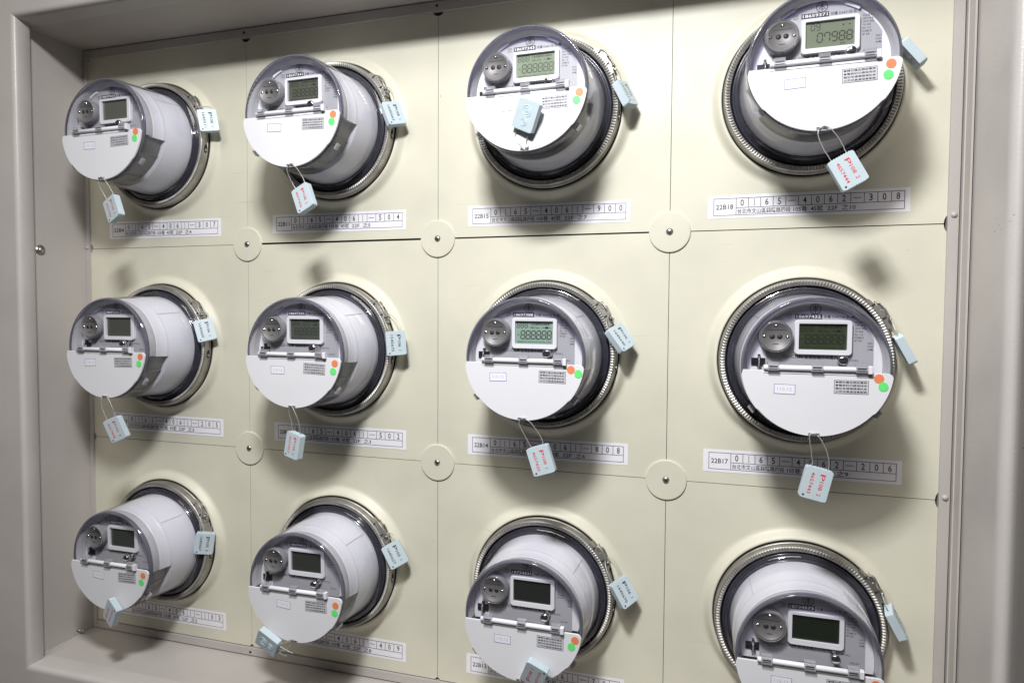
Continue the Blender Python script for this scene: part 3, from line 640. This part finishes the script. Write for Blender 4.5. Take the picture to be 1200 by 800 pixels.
# ================================================================== printed address labels
for (i, j), num in NUM.items():
    cx, cy = cen(i, j); x0, x1, y0, y1 = -111.5, 109.0, -141.5, -113.6
    dy = {(0, 2): 3.5, (1, 2): 3.5, (2, 2): 2.5}.get((i, j), 0); rot = random.uniform(-.25, .45)
    t = thing('address_label', f"white paper strip {CODE[i, j]} {num} under meter {place(i, j)}", 'label', (cx, cy + dy, 0), 'printed number strips under the meters')
    t.rotation_euler = (0, R(rot), 0)
    m_ = MB(); m_.box(x0, x1, y0, y1, .05, .32); m_.build('paper_strip', M['paper'], t)
    m_ = MB(); ax0, ax1, ay0, ay1 = x0 + 6.5, x1 - 5.5, y0 + 3.4, y1 - 3.6; z = .42; tk = .62; dv = ax0 + 26; ym = y0 + 12.2
    def ln(a, b_, c, d): m_.sheet([(a, c), (b_, c), (b_, d), (a, d)], z)
    ln(ax0, ax1, ay1 - tk, ay1); ln(ax0, ax1, ay0, ay0 + tk); ln(ax0, ax0 + tk, ay0, ay1); ln(ax1 - tk, ax1, ay0, ay1); ln(dv, dv + tk, ay0, ay1); ln(dv, ax1, ym, ym + tk)
    cw = (ax1 - dv) / 13
    for k in range(1, 13): ln(dv + cw * k, dv + cw * k + tk, ym, ay1)
    m_.build('table_lines', M['black'], t, recalc=False)
    m_ = MB(); put_text(m_, CODE[i, j], ax0 + 3.0, dv - 3.0, (ay0 + ay1) / 2 - 3.0, (ay0 + ay1) / 2 + 3.0, z)
    for k, ch in enumerate(num):
        xm = dv + cw * (k + .5) + .2
        if ch == '-': put_text(m_, '—', xm - 4.2, xm + 4.2, (ym + ay1) / 2 - .2, (ym + ay1) / 2 + .5, z)
        elif ch == '1':
            yb, yt = ym + 2.2, ay1 - 2.0
            for q in ((xm - .3, xm + .3, yb, yt), (xm - 1.1, xm + 1.1, yb, yb + .35)): m_.sheet([(q[0], q[2]), (q[1], q[2]), (q[1], q[3]), (q[0], q[3])], z)
            m_.sheet([(xm - 1.1, yt - 1.1), (xm - .3, yt - .7), (xm - .3, yt), (xm - .5, yt)], z)
        else: put_text(m_, ch, xm - (1.0 if ch == '1' else 1.9), xm + (1.0 if ch == '1' else 1.9), ym + 2.2, ay1 - 2.0, z)
    m_.build('large_print', M['black'], t, recalc=False)
    m_ = MB(); put_text(m_, '台北市文山區興隆路四段', dv + 2, dv + 62, ay0 + 1.5, ym - 1.0, z); put_text(m_, '105巷', dv + 65, dv + 80, ay0 + 1.5, ym - 1.0, z)
    put_text(m_, '45號', dv + 84, dv + 97, ay0 + 1.5, ym - 1.0, z); put_text(m_, FLOOR[i, j], dv + 102, dv + 132, ay0 + 1.5, ym - 1.0, z)
    m_.build('address_print', M['ink'], t, recalc=False)

# ================================================================== seals
def rotm(roll, yaw, pitch):
    """tag frame in the board frame: x across, y along the tag towards its wire end, z face normal"""
    return Matrix.Rotation(R(roll), 3, 'Z') @ Matrix.Rotation(R(yaw), 3, 'Y') @ Matrix.Rotation(R(pitch), 3, 'X')
S = Matrix(((1, 0, 0), (0, 0, -1), (0, 1, 0)))
TW, TH, TT = 27.0, 33.0, 8.5
def tagbody_fn(m):
    # rounded box with small teeth along the wire end and the far end
    pts = []
    hw, hh, r = TW / 2, TH / 2, 2.2
    def edge(x0, y0, x1, y1, n, nx, ny):
        out = []
        for k in range(n):
            a, b_ = k / n, (k + .55) / n
            for tt, o in ((a, 0), (a + .02, .55), (b_, .55), (b_ + .02, 0)): out.append((x0 + (x1 - x0) * tt + nx * o, y0 + (y1 - y0) * tt + ny * o))
        return out
    for k in range(5): a = R(0 + 22.5 * k); pts.append((hw - r + r * math.cos(a), hh - r + r * math.sin(a)))
    pts += edge(hw - r - 1, hh, -hw + r + 1, hh, 8, 0, 1)
    for k in range(5): a = R(90 + 22.5 * k); pts.append((-hw + r + r * math.cos(a), hh - r + r * math.sin(a)))
    for k in range(5): a = R(180 + 22.5 * k); pts.append((-hw + r + r * math.cos(a), -hh + r + r * math.sin(a)))
    pts += edge(-hw + r + 1, -hh, hw - r - 1, -hh, 8, 0, -1)
    for k in range(5): a = R(270 + 22.5 * k); pts.append((hw - r + r * math.cos(a), -hh + r + r * math.sin(a)))
    m.prism(pts, -TT / 2, TT / 2, bevel=.3)
    m.prism(rrect(-hw + .1, hw - .1, -hh + .1, hh - .1, 2.2), -TT / 2 - .35, -TT / 2 + .2)
lz('seal_body', tagbody_fn, M['tag'])
lz('pin_hole', lambda m: m.prism(ngon(14, 1.1, -9.6, -13.6), TT / 2 + .02, TT / 2 + .12), M['black'])
def emb_fn(m):
    for cy_, r in ((7.0, 4.3), (-5.0, 6.2)):
        for rr in (r, r * .6):
            m.lathe([(rr + .45 * math.cos(a), -TT / 2 - .35 - .45 * math.sin(a)) for a in [math.pi * k / 4 for k in range(5)]], 28, c=(0, cy_, 0))
        m.box(-r * .35, r * .35, cy_ - .4, cy_ + .4, -TT / 2 - .8, -TT / 2 - .3)
        m.box(-.4, .4, cy_ - r * .35, cy_ + r * .35, -TT / 2 - .85, -TT / 2 - .3)
lz('embossed_mark', emb_fn, M['emboss'])
_sp = {}
def bez(p0, p1, p2, p3, n=14):
    P_ = [((1 - t) ** 3 * p0 + 3 * (1 - t) ** 2 * t * p1 + 3 * (1 - t) * t * t * p2 + t ** 3 * p3) for t in [k / n for k in range(n + 1)]]
    return [tuple(p + (Vector([random.uniform(-.28, .28) for _ in range(3)]) if 0 < q < n else Vector())) for q, p in enumerate(P_)]
def seal(i, j, c, roll, yaw, pitch, anchor, l1, l2, ink, label, side=1.0, group=None, tail=None, wl=12):
    """c, anchor: in the board frame relative to the meter centre (mm); side: which face looks out (-1: the embossed back)"""
    cx, cy = cen(i, j); C0 = Vector((cx + c[0], cy + c[1], c[2])); Rm = rotm(roll, yaw, pitch)
    if side < 0: Rm = Rm @ Matrix.Rotation(math.pi, 3, 'Y')
    t = thing('seal_tag', label, 'seal', tuple(C0), group)
    t.rotation_euler = (S @ Rm @ S.transposed()).to_euler()
    link('seal_body', P['seal_body'], t); link('embossed_mark', P['embossed_mark'], t); link('pin_hole', P['pin_hole'], t)
    m_ = MB(); z = TT / 2 + .08
    put_text(m_, l1[:1], 4.4 - 3.6, 4.4 + 3.2, 8.2 - 2.5, 8.2 + 2.5, z, rot=-90)
    put_text(m_, l1[1:4], 4.6 - 4.6, 4.6 + 4.6, -.8 - 1.9, -.8 + 1.9, z, rot=-90); put_text(m_, l1[4:], 4.6 - 1.3, 4.6 + 1.3, -10.2 - 1.9, -10.2 + 1.9, z, rot=-90, fit=l1[4:] != '1')
    put_text(m_, l2, -5.2 - 11.5, -5.2 + 11.5, .2 - 1.8, .2 + 1.8, z, rot=-90)
    m_.build('number_print', M[ink], t, recalc=False)
    # wire: from the two holes in the wire end up to the anchor; in the tag's own frame
    A = Rm.transposed() @ (Vector((cx + anchor[0], cy + anchor[1], anchor[2])) - C0)
    u = Vector((0, 1, 0)); m_ = MB()
    for sx, k in ((-1, 1.0), (1, .8)):
        p0 = Vector((sx * TW * .28, TH / 2 - 1, 0)); ac = A + Vector((sx * 3.2, 0, .4))
        p1 = p0 + u * wl * k + Vector((sx * 2.0, 0, random.uniform(-1, 2))); d = (ac - p0).normalized(); p2 = ac - d * wl * .35 + Vector((sx * 5.0, 0, 2))
        m_.tube(bez(p0, p1, p2, ac), .48, 6)
    m_.tube([tuple(A + Vector((-3.2, 0, .4))), tuple(A + Vector((0, .8, -.4))), tuple(A + Vector((3.2, 0, .4)))], .5, 6)
    if tail:
        for (a, b_) in tail: m_.tube(bez(Vector(a), Vector(a) + Vector((0, 4, 0)), Vector(b_) - Vector((2, 3, 0)), Vector(b_), 8), .48, 6)
    m_.build('seal_wire', M['wire'], t)
    return t
HOLE = (0, -69.4, 116)
GF, GS = 'plastic seals hanging from the meter flaps', 'plastic seals on the clamp latches'
def nm(i, j): return 'label ending ' + NUM[i, j][-3:]
# (roll positive = leaning left), seals hanging from the flap
FT = {(0, 0): ((19.6, -113.5, 112), 26, -8, -6, 'P1062', '4657440'), (0, 1): ((17.6, -116.2, 112), 22, 4, 8, 'P1063', '4657438'),
      (1, 0): ((19.1, -112.9, 112), 25, -6, -8, 'P1082', '4657436'), (1, 1): ((1.8, -121, 112), -10, -16, 0, 'P1082', '4657437'),
      (2, 1): ((22.8, -117.1, 112), 18, 0, 0, 'P1081', '4657430'), (3, 0): ((25.1, -114.4, 114), 29, 2, 0, 'P1082', '4657444'), (3, 1): ((2.6, -120.7, 114), -13, 2, 0, 'P1082', '4657443')}
for k, (c, ro, ya, pi, l1, l2) in FT.items():
    seal(*k, c, ro, ya, pi, HOLE, l1, l2, 'red', f"blue seal with red numbers below the meter {place(*k)}", group=GF, wl=16)
seal(0, 2, (17.0, -67.5, 124), 149, 14, -8, HOLE, 'P1081', '4657435', 'red', 'pale blue seal jutting up and out from the flap of the lower left meter', group=GF, wl=16)
seal(1, 2, (-33.5, -71.5, 122), -118, 16, 0, HOLE, 'P1081', '4657433', 'red', 'blue seal showing its embossed back, left of the catch of the second bottom row meter', side=-1, group=GF, tail=(((-6, 15, 0), (2, 33, -2)), ((6, 15, 0), (9, 38, 2))), wl=6)
seal(2, 0, (5.5, -34.5, 122), 155, 6, -15, HOLE, 'P1082', '4657442', 'red', 'blue seal with embossed back lying flipped up on a white flap in the top row', side=-1, group=GF, wl=46)
seal(2, 2, (19.6, -54.0, 123), 157, 0, -20, HOLE, 'P1081', '4657153', 'red', 'grey-blue seal with red numbers lying upright on the bottom row flap', group=GF, wl=6)
# seals on the clamp latch at the right of each ring
SD = {(0, 0): ((107.7, 27.2), 12, 40, 'P1081', '1645511'), (0, 1): ((97.4, 25.3), 18, 40, 'P1061', '1645660'), (0, 2): ((91.5, 8.9), -9, 32, 'P1053', '1645667'),
      (1, 0): ((101.4, 12.5), 22, 50, 'P1081', '1645663'), (1, 1): ((104.9, 11.6), 5, 30, 'P1061', '1545675'), (1, 2): ((103.2, 27.5), 30, 26, 'P1051', '1645627'),
      (2, 0): ((103.5, 11.3), 27, 68, 'P1061', '1645611'), (2, 1): ((100.9, 23.6), 36, 52, 'P1061', '1645640'), (2, 2): ((109.2, 15.0), 30, 44, 'P1061', '1645670'),
      (3, 0): ((100.8, 27.4), 38, 84, 'P1061', '1645612'), (3, 1): ((102.3, 16.6), 28, 84, 'P1061', '1645613'), (3, 2): ((101.5, 19.6), 28, 80, 'P1061', '1645614')}
for (i, j), (c, ro, ya, l1, l2) in SD.items():
    an = (83 + 96 * .0, 58, 14) if i > 0 else (86, 56, 14)
    seal(i, j, (c[0], c[1], 24), ro, ya, 0, (86, 52, 16), l1, l2, 'black', f"blue seal on the ring latch of the meter {place(i, j)}", group=GS, wl=9)
